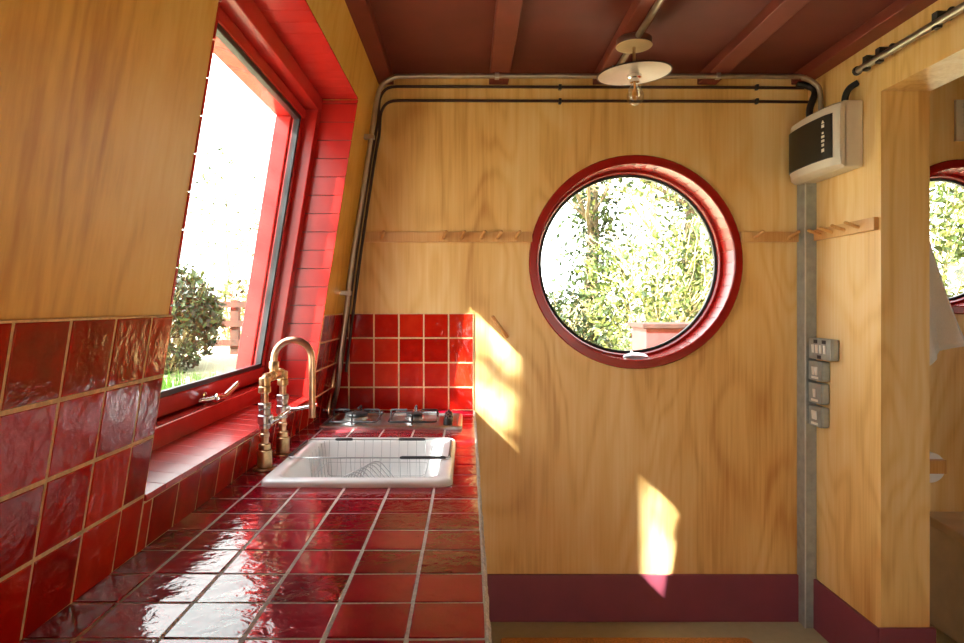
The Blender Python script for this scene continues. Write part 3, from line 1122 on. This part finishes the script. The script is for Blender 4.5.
mb.lathe([(0.1255, -0.0045), (0.1305, -0.0035), (0.1315, -0.006), (0.1295, -0.0085), (0.126, -0.0078)], (LX, LY, 2.178), tiltv, 48, 0, cap=False)
kn = mb.build('shade_rim', M_edge, sh, smooth=60, label='dark rim')
kn.matrix_parent_inverse = Matrix.Identity(4)
mb = MB()
mb.lathe([(0.014, 0.012), (0.018, 0.004), (0.018, -0.006), (0.025, -0.010), (0.025, -0.020), (0.017, -0.024), (0.017, -0.036)], (LX, LY, 2.178), tiltv, 20)
mb.build('lamp_holder', M_chrome, lamp, smooth=40)
mb = MB()
mb.lathe([(0.012, -0.036), (0.014, -0.046), (0.022, -0.060), (0.029, -0.078), (0.030, -0.088), (0.027, -0.101), (0.018, -0.112), (0.006, -0.117), (0.0005, -0.1175)], (LX, LY, 2.178), tiltv, 28, cap=False)
bulb = mb.build('bulb', M_bulb, lamp, smooth=60)
mb = MB()
mb.lathe([(0.004, -0.036), (0.004, -0.06), (0.010, -0.064), (0.010, -0.094), (0.003, -0.098)], (LX, LY, 2.178), tiltv, 12)
kn = mb.build('filament', M_fil, bulb, smooth=60)
kn.matrix_parent_inverse = Matrix.Identity(4)

# ------------------------------------------------------------------ fuse box
FY0, FY1, FZ0, FZ1 = 2.425, 2.800, 1.862, 2.110
fb = thing('fuse_box', 'white fuse box with a smoked window on the right wall', 'fuse box', (RW, 2.6, 1.87))
mb = MB()
mb.box(1.384, RW - 0.001, FY0, FY1, FZ0, FZ1)
mb.build('box_body', M_white, fb, bevel=0.006)


def bulge(y):                                            # the cover swells towards the room
    t = (y - FY0) / (FY1 - FY0)
    return 1.358 - 0.020 * math.sin(PI * t) ** 0.8 + 0.012 * (1 - min(1, t / 0.10)) + 0.012 * (1 - min(1, (1 - t) / 0.10))


mb = MB()
loops = []
for k in range(17):
    y_ = FY0 + (FY1 - FY0) * k / 16
    xb = bulge(y_)
    loops.append([(1.394, y_, FZ0 + 0.002), (xb + 0.022, y_, FZ0 + 0.002), (xb + 0.006, y_, FZ0 + 0.012), (xb, y_, FZ0 + 0.045), (xb, y_, FZ1 - 0.045), (xb + 0.006, y_, FZ1 - 0.012), (xb + 0.022, y_, FZ1 - 0.002), (1.394, y_, FZ1 - 0.002)])
mb.loft(loops)
mb.build('box_cover', M_white, fb, smooth=35)
mb = MB()
loops = []
for k in range(15):
    y_ = FY0 + 0.024 + (FY1 - FY0 - 0.032) * k / 14
    xb = bulge(y_)
    loops.append([(xb + 0.004, y_, FZ0 + 0.040), (xb - 0.003, y_, FZ0 + 0.042), (xb - 0.003, y_, FZ1 - 0.042), (xb + 0.004, y_, FZ1 - 0.040)])
mb.loft(loops)
wd = mb.build('smoked_window', M_smoke, fb, smooth=35, label='dark smoked flap')
mb = MB()                                                # the row of small white marks on the flap
my = FY0 + 0.066
mx = bulge(my) - 0.0036
for zz, hh_, ww in ((2.030, 0.012, 0.016), (2.004, 0.007, 0.010), (1.990, 0.009, 0.018), (1.974, 0.009, 0.018), (1.958, 0.010, 0.014), (1.938, 0.012, 0.016)):
    mb.box(mx - 0.0008, mx + 0.004, my - ww / 2, my + ww / 2, zz - hh_ / 2, zz + hh_ / 2)
mb.hexa([(mx - 0.0008, my - 0.009, 2.040), (mx + 0.004, my - 0.009, 2.040), (mx + 0.004, my + 0.009, 2.040), (mx - 0.0008, my + 0.009, 2.040),
         (mx - 0.0008, my - 0.001, 2.052), (mx + 0.004, my - 0.001, 2.052), (mx + 0.004, my + 0.001, 2.052), (mx - 0.0008, my + 0.001, 2.052)])
kn = mb.build('white_marks', M_mark, wd)
kn.matrix_parent_inverse = Matrix.Identity(4)

# steel trunking in the corner
tr = thing('steel_trunking', 'galvanised steel trunking running from fuse box to floor in the corner', 'trunking', (1.44, 2.79, 0))
mb = MB()
mb.box(1.410, RW - 0.001, 2.752, BW - 0.001, 0.001, 1.866)
mb.build('trunking_body', M_galv, tr, bevel=0.0015)
mb = MB()
mb.box(1.4085, 1.4135, 2.7495, 2.7545, 0.001, 1.866)  # thin strip coloured pale as the bright highlight along the front corner
mb.build('trunking_highlight', M_highlight, tr, bevel=0.001)

# metal switch boxes
sw_specs = [(2.580, 1.131, 1.217, 4, 'wide grey metal four gang switch, top of the column on the right wall'),
            (2.645, 1.043, 1.124, 2, 'grey metal two gang switch second from the top on the right wall'),
            (2.650, 0.950, 1.034, 1, 'grey metal single switch third from the top on the right wall'),
            (2.650, 0.855, 0.938, 3, 'grey metal switch with a square white rocker at the bottom of the column')]
for (ya, z0, z1, n, lab) in sw_specs:
    s = thing('switch_box', lab, 'switch', (RW, (ya + 2.748) / 2, z0), 'metal clad switches on the right wall')
    yb = 2.748
    mb = MB()
    mb.box(1.426, RW - 0.0005, ya, yb, z0, z1)
    mb.build('switch_body', M_galv, s, bevel=0.008)
    mb = MB()
    mb.box(1.4215, 1.4265, ya + 0.001, yb - 0.001, z0 + 0.001, z1 - 0.001)
    mb.build('face_plate', M_galv, s, bevel=0.002)
    zc = (z0 + z1) / 2
    yc = (ya + yb) / 2
    if n == 3:
        boxes = [(yc, 0.034, 0.036, zc + 0.006)]
    else:
        boxes = [(yc + (k - (n - 1) / 2) * (0.030 if n == 4 else 0.024), 0.014, 0.034, zc) for k in range(n)]
    for (c, w_, hgt, z_) in boxes:
        mb = MB()
        mb.hexa([(1.4180, c - w_ / 2, z_ - hgt / 2), (1.423, c - w_ / 2, z_ - hgt / 2), (1.423, c + w_ / 2, z_ - hgt / 2), (1.4180, c + w_ / 2, z_ - hgt / 2),
                 (1.4155, c - w_ / 2, z_ + hgt / 2), (1.423, c - w_ / 2, z_ + hgt / 2), (1.423, c + w_ / 2, z_ + hgt / 2), (1.4155, c + w_ / 2, z_ + hgt / 2)])
        mb.build('rocker', M_mark, s, bevel=0.001)
    if n == 4:
        for c, za in ((yc - 0.035, z1 - 0.020), (yc + 0.028, z1 - 0.020), (yc, z0 + 0.004)):
            mb = MB()
            mb.box(1.4205, 1.4225, c - 0.014, c + 0.014, za, za + 0.014)
            mb.build('dark_label', M_black, s)
    else:
        mb = MB()
        mb.box(1.4205, 1.4225, yc - 0.026, yc + 0.026, z0 + 0.008, z0 + 0.018)
        mb.build('white_label', M_mark, s)


# ------------------------------------------------------------------ peg rails
def peg(mb, base, d, L_=0.062, r=0.0065):
    d = Vector(d).normalized()
    b = Vector(base)
    mb.tube([b, b + d * (L_ - 0.004), b + d * L_], [r, r, r * 0.6], 10)


PZ0, PZ1 = 1.622, 1.666
for (xa, xb, pegs, lab) in ((px(364, 0, BW)[0], RWIN['x'] - 0.445, (382, 443, 461, 481, 497, 515), 'long wooden peg rail left of the round window'),
                            (RWIN['x'] + 0.446, 1.412, (752.5, 787), 'short wooden peg rail right of the round window')):
    e = thing('peg_rail', lab, 'peg rail', ((xa + xb) / 2, BW, PZ0), 'wooden peg rails')
    mb = MB()
    mb.box(xa, xb, BW - 0.018, BW, PZ0, PZ1)
    mb.build('rail_board', M_rail, e, bevel=0.002)
    for q in pegs:
        mb = MB()
        peg(mb, (px(q, 0, BW)[0], BW - 0.012, (PZ0 + PZ1) / 2 - 0.006), (0.30, -1, 0.42), 0.066, 0.007)
        mb.build('peg', M_rail, e, smooth=50)
e = thing('peg_rail', 'wooden peg rail on the right wall beside the steel trunking', 'peg rail', (RW, 2.54, PZ0), 'wooden peg rails')
mb = MB()
mb.box(RW - 0.018, RW, 2.336, 2.745, PZ0 - 0.002, PZ1)
mb.build('rail_board', M_rail, e, bevel=0.002)
for y_ in (2.69, 2.605, 2.52, 2.43):
    mb = MB()
    peg(mb, (RW - 0.012, y_, (PZ0 + PZ1) / 2 - 0.006), (-1, 0.0, 0.35))
    mb.build('peg', M_rail, e, smooth=50)
mb = MB()
peg(mb, (0.168, BW + 0.004, 1.216), (-0.070, -0.070, 0.095), 0.130, 0.008)
tag(mb.build('wooden_peg', M_rail, smooth=50), 'single wooden dowel peg on the back wall right of the splashback', 'peg')

# ------------------------------------------------------------------ curtain rail over the opening
rl = thing('metal_rail', 'steel tube rail on black brackets over the opening on the right', 'rail', (1.42, 1.8, 2.2))
mb = MB()
mb.tube([(1.415, 2.385, 2.204), (1.415, 0.9, 2.204)], 0.0125, 12)
mb.build('rail_tube', M_conduit, rl, smooth=60)
for y_ in (2.335, 2.262, 1.985, 1.4):
    mb = MB()
    mb.lathe([(0.020, 0), (0.020, 0.005), (0.008, 0.008), (0.008, 0.04)], (RW, y_, 2.232), (-1, 0, 0), 14)
    mb.box(1.407, 1.423, y_ - 0.012, y_ + 0.012, 2.186, 2.236)
    mb.build('rail_bracket', M_iron, rl, smooth=40)
mb = MB()
mb.lathe([(0.0125, 0.0), (0.016, 0.002), (0.016, 0.014), (0.010, 0.018)], (1.415, 2.384, 2.204), (0, 1, 0), 14)
mb.build('end_cap', M_iron, rl, smooth=40)

# ------------------------------------------------------------------ floor mat
mb = MB()
mb.loft([rrect(0.13, 1.13, 1.75, 2.648, 0.02, 0.0005, 4), rrect(0.13, 1.13, 1.75, 2.648, 0.02, 0.014, 4), rrect(0.137, 1.123, 1.757, 2.641, 0.02, 0.018, 4)])
tag(mb.build('doormat', M_coir), 'brown coir doormat on the floor below the back wall', 'doormat')

# ------------------------------------------------------------------ washroom
vg = thing('vent_grille', 'cream louvred vent on the washroom wall above the small round window', 'vent', (2.17, BW, 2.05))
mb = MB()
for a, b_, c, d in ((2.085, 2.255, 2.055, 2.075), (2.085, 2.255, 2.21, 2.23), (2.085, 2.108, 2.075, 2.21), (2.232, 2.255, 2.075, 2.21)):
    mb.box(a, b_, BW - 0.014, BW, c, d)
mb.box(2.1, 2.24, BW - 0.002, BW, 2.07, 2.215)
mb.build('vent_frame', M_white, vg, bevel=0.002)
mb = MB()
for k in range(8):
    z = 2.082 + 0.016 * k
    mb.hexa([(2.108, BW - 0.012, z), (2.232, BW - 0.012, z), (2.232, BW - 0.010, z + 0.001), (2.108, BW - 0.010, z + 0.001),
             (2.108, BW - 0.004, z + 0.010), (2.232, BW - 0.004, z + 0.010), (2.232, BW - 0.002, z + 0.010), (2.108, BW - 0.002, z + 0.010)])
mb.build('louvres', M_white, vg)

PX = RW + RT                                             # washroom side of the partition
hk = thing('towel_hook', 'wooden hook holding the white towel behind the partition', 'hook', (PX, 2.52, 1.80))
mb = MB()
mb.box(PX, PX + 0.015, 2.49, 2.55, 1.76, 1.84)
mb.build('hook_plate', M_rail, hk, bevel=0.003)
mb = MB()
mb.tube([(PX + 0.01, 2.52, 1.80), (PX + 0.05, 2.52, 1.815), (PX + 0.06, 2.52, 1.83)], 0.006, 10)
mb.build('hook_pin', M_rail, hk, smooth=60)
# towel: hung from one point, widening folds
mb = MB()
cols, rows = 36, 26
grid = []
for j in range(rows):
    t = j / (rows - 1)
    line = []
    for i in range(cols):
        a = 2 * PI * i / cols
        rx_ = 0.016 + 0.075 * t ** 0.75
        ry_ = 0.022 + 0.11 * t ** 0.9
        wob = 1 + 0.28 * t * math.sin(5 * a + 0.7) + 0.10 * t * math.sin(9 * a)
        tip = 0.10 * max(0, math.cos(a - 2.6)) if j == rows - 1 else 0
        z = 1.825 - t * 0.69 + 0.075 * t ** 3 * math.cos(a) - 0.05 * t ** 3 * math.sin(a)
        line.append((PX + 0.046 + 0.05 * t + rx_ * wob * math.cos(a), 2.52 + ry_ * wob * math.sin(a) - 0.02 * t, z))
    grid.append(line)
mb.loft(grid, cap0=True, cap1=False)
tw = mb.build('towel', M_towel, smooth=70)
sd = tw.modifiers.new('thick', 'SOLIDIFY')
sd.thickness = 0.004
tag(tw, 'white towel hanging in folds in front of the small round window', 'towel')

hd = thing('paper_holder', 'wooden toilet paper holder on the washroom side of the partition', 'holder', (PX, 2.47, 0.73))
mb = MB()
mb.box(PX, PX + 0.12, 2.405, 2.425, 0.735, 0.786)
mb.build('holder_arm', M_rail, hd, bevel=0.003)
mb = MB()
mb.box(PX, PX + 0.135, 2.545, 2.565, 0.735, 0.786)
mb.build('holder_arm', M_rail, hd, bevel=0.003)
mb = MB()
mb.tube([(PX + 0.078, 2.42, 0.757), (PX + 0.078, 2.55, 0.757)], 0.010, 12)
mb.build('roller', M_rail, hd, smooth=60)
mb = MB()
mb.lathe([(0.018, 0.0), (0.055, 0.0), (0.056, 0.002), (0.056, 0.105), (0.055, 0.107), (0.018, 0.107)], (PX + 0.078, 2.430, 0.752), (0, 1, 0), 32, cap=False)
tag(mb.build('toilet_roll', M_paper, smooth=40), 'white toilet paper roll on the wooden holder', 'toilet roll')

bx_ = thing('boxed_toilet', 'beige boarded toilet box with an overhanging lid in the washroom', 'toilet', (2.4, 2.5, 0))
mb = MB()
mb.box(1.955, 2.75, 2.12, BW - 0.001, 0, 0.43)
mb.build('box_body', M_box, bx_, bevel=0.01)
mb = MB()
out = [(2.8, BW - 0.002), (1.93, BW - 0.002)]
for k in range(9):
    t = k / 8
    out.append((1.93 - 0.055 * t - 0.05 * t * t + 0.10 * max(0, t - 0.75) ** 2 * 4, BW - 0.08 - 0.52 * t))
for k in range(7):
    a = PI + PI / 2 * k / 6
    out.append((1.97 + 0.13 * math.cos(a), 2.19 + 0.13 * math.sin(a)))
out.append((2.8, 2.06))
mb.loft([[(x, y_, z) for x, y_ in out] for z in (0.43, 0.469)])
mb.build('box_lid', M_box, bx_, bevel=0.006)


# ------------------------------------------------------------------ outdoors
def ground_z(x, y):
    t = max(0.0, min(1.0, (y - 3.6) / 5.5))
    t = t * t * (3 - 2 * t)
    z = -0.75 + t * (1.38 + 0.14 * max(0, min(3, x)))
    if y > 9:
        z += (y - 9) * 0.02
    return z


mb = MB()
nx, ny = 44, 40
vs_ = []
for j in range(ny + 1):
    for i in range(nx + 1):
        x = -24 + 52 * i / nx
        y = -14 + 40 * j / ny
        vs_.append((x, y, ground_z(x, y) + (random.uniform(-0.03, 0.03) if y > 4 else 0)))
fs_ = []
for j in range(ny):
    for i in range(nx):
        a = j * (nx + 1) + i
        fs_.append((a, a + 1, a + nx + 2, a + nx + 1))
mb.add(vs_, fs_)
struct(mb.build('ground', M_earth, smooth=60), 'pale sunlit ground rising behind the hut', 'ground')


def leaves(mb, c, rad, n, size, shell=0.5, flat=1.0):
    c = Vector(c)
    for _ in range(n):
        while True:
            d = Vector((random.uniform(-1, 1), random.uniform(-1, 1), random.uniform(-1, 1)))
            if 0.02 < d.length <= 1:
                break
        if random.random() < shell:
            d = d.normalized() * random.uniform(0.75, 1.05)
        p = c + Vector((d.x * rad[0], d.y * rad[1], d.z * rad[2]))
        leaf(mb, p, size * random.uniform(0.6, 1.35))


def leaf(mb, p, s):
    u = Vector((random.gauss(0, 1), random.gauss(0, 1), random.gauss(0, 1))).normalized()
    w = u.orthogonal().normalized()
    w.rotate(Matrix.Rotation(random.uniform(0, 2 * PI), 3, u))
    k = u.cross(w)
    mb.add([p - u * s * 0.5, p + w * s * 0.26 + k * s * 0.06, p + u * s * 0.55, p - w * s * 0.26 + k * s * 0.06], [(0, 1, 2, 3)], 0, random.random())


def branches(mb, p, d, L_, r, depth):
    pts = [Vector(p)]
    d = Vector(d).normalized()
    for k in range(4):
        d = (d + Vector((random.uniform(-1, 1), random.uniform(-1, 1), random.uniform(-0.6, 0.8))) * 0.16).normalized()
        pts.append(pts[-1] + d * L_ / 4)
    mb.tube(pts, [r, r * 0.88, r * 0.76, r * 0.66, r * 0.5], 5)
    tips = [pts[-1]]
    if depth > 0:
        for k in range(3):
            q = pts[random.randint(1, 4)]
            nd = (d + Vector((random.uniform(-1, 1), random.uniform(-1, 1), random.uniform(-0.5, 0.9))) * 0.9).normalized()
            tips += branches(mb, q, nd, L_ * random.uniform(0.5, 0.75), r * 0.55, depth - 1)
    return tips


def tree(name, label, x, y, hgt, r, kind='ivy', n=1500, crown=None, lean_=(0, 0), mat=None, group=None, size=0.10, spread=0.16, br=2):
    z0 = ground_z(x, y) - 0.05
    e = thing(name, label, 'tree', (x, y, z0), group)
    mb = MB()
    top = Vector((x + lean_[0], y + lean_[1], z0 + hgt))
    pts = [Vector((x, y, z0)).lerp(top, k / 6) + Vector((random.uniform(-1, 1), random.uniform(-1, 1), 0)) * 0.05 * (0 < k < 6) for k in range(7)]
    mb.tube(pts, [r * (1 - 0.1 * k) for k in range(7)], 9)
    tips = []
    for k in range(br, 7):
        for q in range(2):
            a = random.uniform(0, 2 * PI)
            tips += branches(mb, pts[k], (math.cos(a), math.sin(a), random.uniform(0.0, 0.7)), hgt * 0.28, r * 0.32, 2)
    mb.build('trunk', M_twig if kind == 'bare' else M_bark, e, smooth=60)
    mb = MB()
    if kind == 'ivy':
        for _ in range(n):
            t = random.random()
            k = t * 5.999
            i = int(k)
            p = pts[i].lerp(pts[i + 1], k - i)
            a = random.uniform(0, 2 * PI)
            q = r * 1.1 + abs(random.gauss(0, 1)) * spread
            leaf(mb, p + Vector((math.cos(a) * q, math.sin(a) * q, random.uniform(-0.1, 0.1))), size * random.uniform(0.6, 1.3))
        for tp in tips[::3]:
            leaves(mb, tp, (0.22, 0.22, 0.2), 18, size)
    else:
        for tp in tips:
            leaves(mb, tp, (0.3, 0.3, 0.28), max(3, n // len(tips)), size)
    mb.build('foliage', mat or M_ivy, e)
    return e


def shrub(label, x, y, rad, n, mat, size=0.09, lift=0.0, group=None):
    z0 = ground_z(x, y)
    e = thing('shrub', label, 'shrub', (x, y, z0), group)
    mb = MB()
    for k in range(14):
        a = random.uniform(0, 2 * PI)
        q = random.uniform(0.2, 0.9)
        branches(mb, (x + random.uniform(-0.1, 0.1), y + random.uniform(-0.1, 0.1), z0 - 0.05), (math.cos(a) * rad[0] * q, math.sin(a) * rad[1] * q, rad[2] * 1.6), rad[2] * 1.3, 0.016, 2)
    mb.build('stems', M_twig, e, smooth=60)
    mb = MB()
    leaves(mb, (x, y, z0 + rad[2] * 0.95 + lift), rad, n, size, 0.55)
    for k in range(7):
        a = random.uniform(0, 2 * PI)
        leaves(mb, (x + math.cos(a) * rad[0] * 0.7, y + math.sin(a) * rad[1] * 0.7, z0 + rad[2] * random.uniform(0.5, 1.6) + lift), (rad[0] * 0.4, rad[1] * 0.4, rad[2] * 0.4), n // 12, size)
    mb.build('foliage', mat, e)
    return e


# seen through the round window
tree('ivy_tree', 'ivy clad tree trunk left of centre in the round window', 1.62, 8.6, 4.6, 0.10, 'ivy', 3200, size=0.085, spread=0.20)
tree('ivy_tree', 'leafy ivy clad tree at the top right of the round window', 3.05, 9.0, 5.0, 0.13, 'ivy', 3400, lean_=(0.2, 0), size=0.085, spread=0.30)
tree('bare_tree', 'pale bare tree with tangled branches in the middle of the round window', 2.3, 8.2, 2.9, 0.06, 'bare', 2400, mat=M_leaf, size=0.075)
tree('bare_tree', 'thin pale tree with straight stems right in the round window', 2.75, 7.6, 3.6, 0.05, 'bare', 1500, mat=M_leaf, size=0.07)
shrub('yellow green shrub low in the middle of the round window', 2.2, 7.6, (0.85, 0.5, 0.8), 2200, M_leaf, 0.075)
shrub('dark green shrub at the lower left of the round window', 1.25, 8.4, (0.75, 0.5, 0.42), 1200, M_ivy, 0.07)
# seen through the window over the worktop
shrub('dark leafy shrub outside the window over the worktop', -3.78, 8.2, (0.66, 0.7, 0.70), 3000, M_ivy, 0.09)
shrub('small shrub behind the fence outside the window over the worktop', -3.7, 11.5, (0.9, 0.6, 0.6), 1200, M_leaf, 0.09)
tree('bare_tree', 'slim pale young tree beyond the fence outside the window over the worktop', -4.4, 12.0, 2.6, 0.05, 'bare', 700, mat=M_leaf, size=0.07)
# seen through the small washroom window
shrub('bright green shrub outside the small washroom window', 5.6, 8.0, (1.5, 0.7, 1.3), 4200, M_leaf, 0.10)

fe = thing('garden_fence', 'brown wooden rail fence outside the window over the worktop', 'fence', (-3.2, 9.6, 0.5))
for zz in (1.36, 1.08, 0.80):
    mb = MB()
    mb.box(-4.15, -1.2, 9.58, 9.62, zz - 0.045, zz + 0.045)
    mb.build('fence_rail', M_fence, fe)
for x in (-3.42, -2.6, -1.6):
    mb = MB()
    mb.box(x - 0.06, x + 0.06, 9.62, 9.72, ground_z(x, 9.6) - 0.05, 1.42)
    mb.build('fence_post', M_fence, fe)

mb = MB()
for _ in range(4200):
    x = random.uniform(-4.0, -2.2)
    y = random.uniform(6.5, 7.3)
    z = ground_z(x, y)
    a = random.uniform(0, 2 * PI)
    hgt = random.uniform(0.2, 0.42)
    w_ = 0.012
    mb.add([(x - w_ * math.cos(a), y - w_ * math.sin(a), z - 0.02), (x + w_ * math.cos(a), y + w_ * math.sin(a), z - 0.02), (x + random.uniform(-0.06, 0.06), y + random.uniform(-0.06, 0.06), z + hgt)], [(0, 1, 2)], 0, random.random())
tag(mb.build('grass', M_grass), 'bright green grass below the shrub outside the window', 'grass', kind='stuff')

cr = thing('red_crate', 'faded red wooden crate with a brown top outside the round window', 'crate', (1.42, 4.7, ground_z(1.42, 4.7)))
z0 = ground_z(1.42, 4.7)
mb = MB()
for k in range(4):
    mb.box(1.245, 1.70, 4.60, 5.00, z0 + (1.19 - z0) * k / 4 + 0.004, z0 + (1.19 - z0) * (k + 1) / 4)
mb.build('crate_sides', M_pink, cr, bevel=0.004)
mb = MB()
mb.box(1.215, 1.74, 4.57, 5.03, 1.19, 1.222)
mb.build('crate_top', M_rust, cr, bevel=0.004)

# what shades the sun behind the camera's side of the window
tree('shade_tree', 'broad ivy covered trunk standing out beyond the worktop window', -4.35, -1.15, 10.5, 0.30, 'ivy', 2600, size=0.10, spread=0.07, br=6)
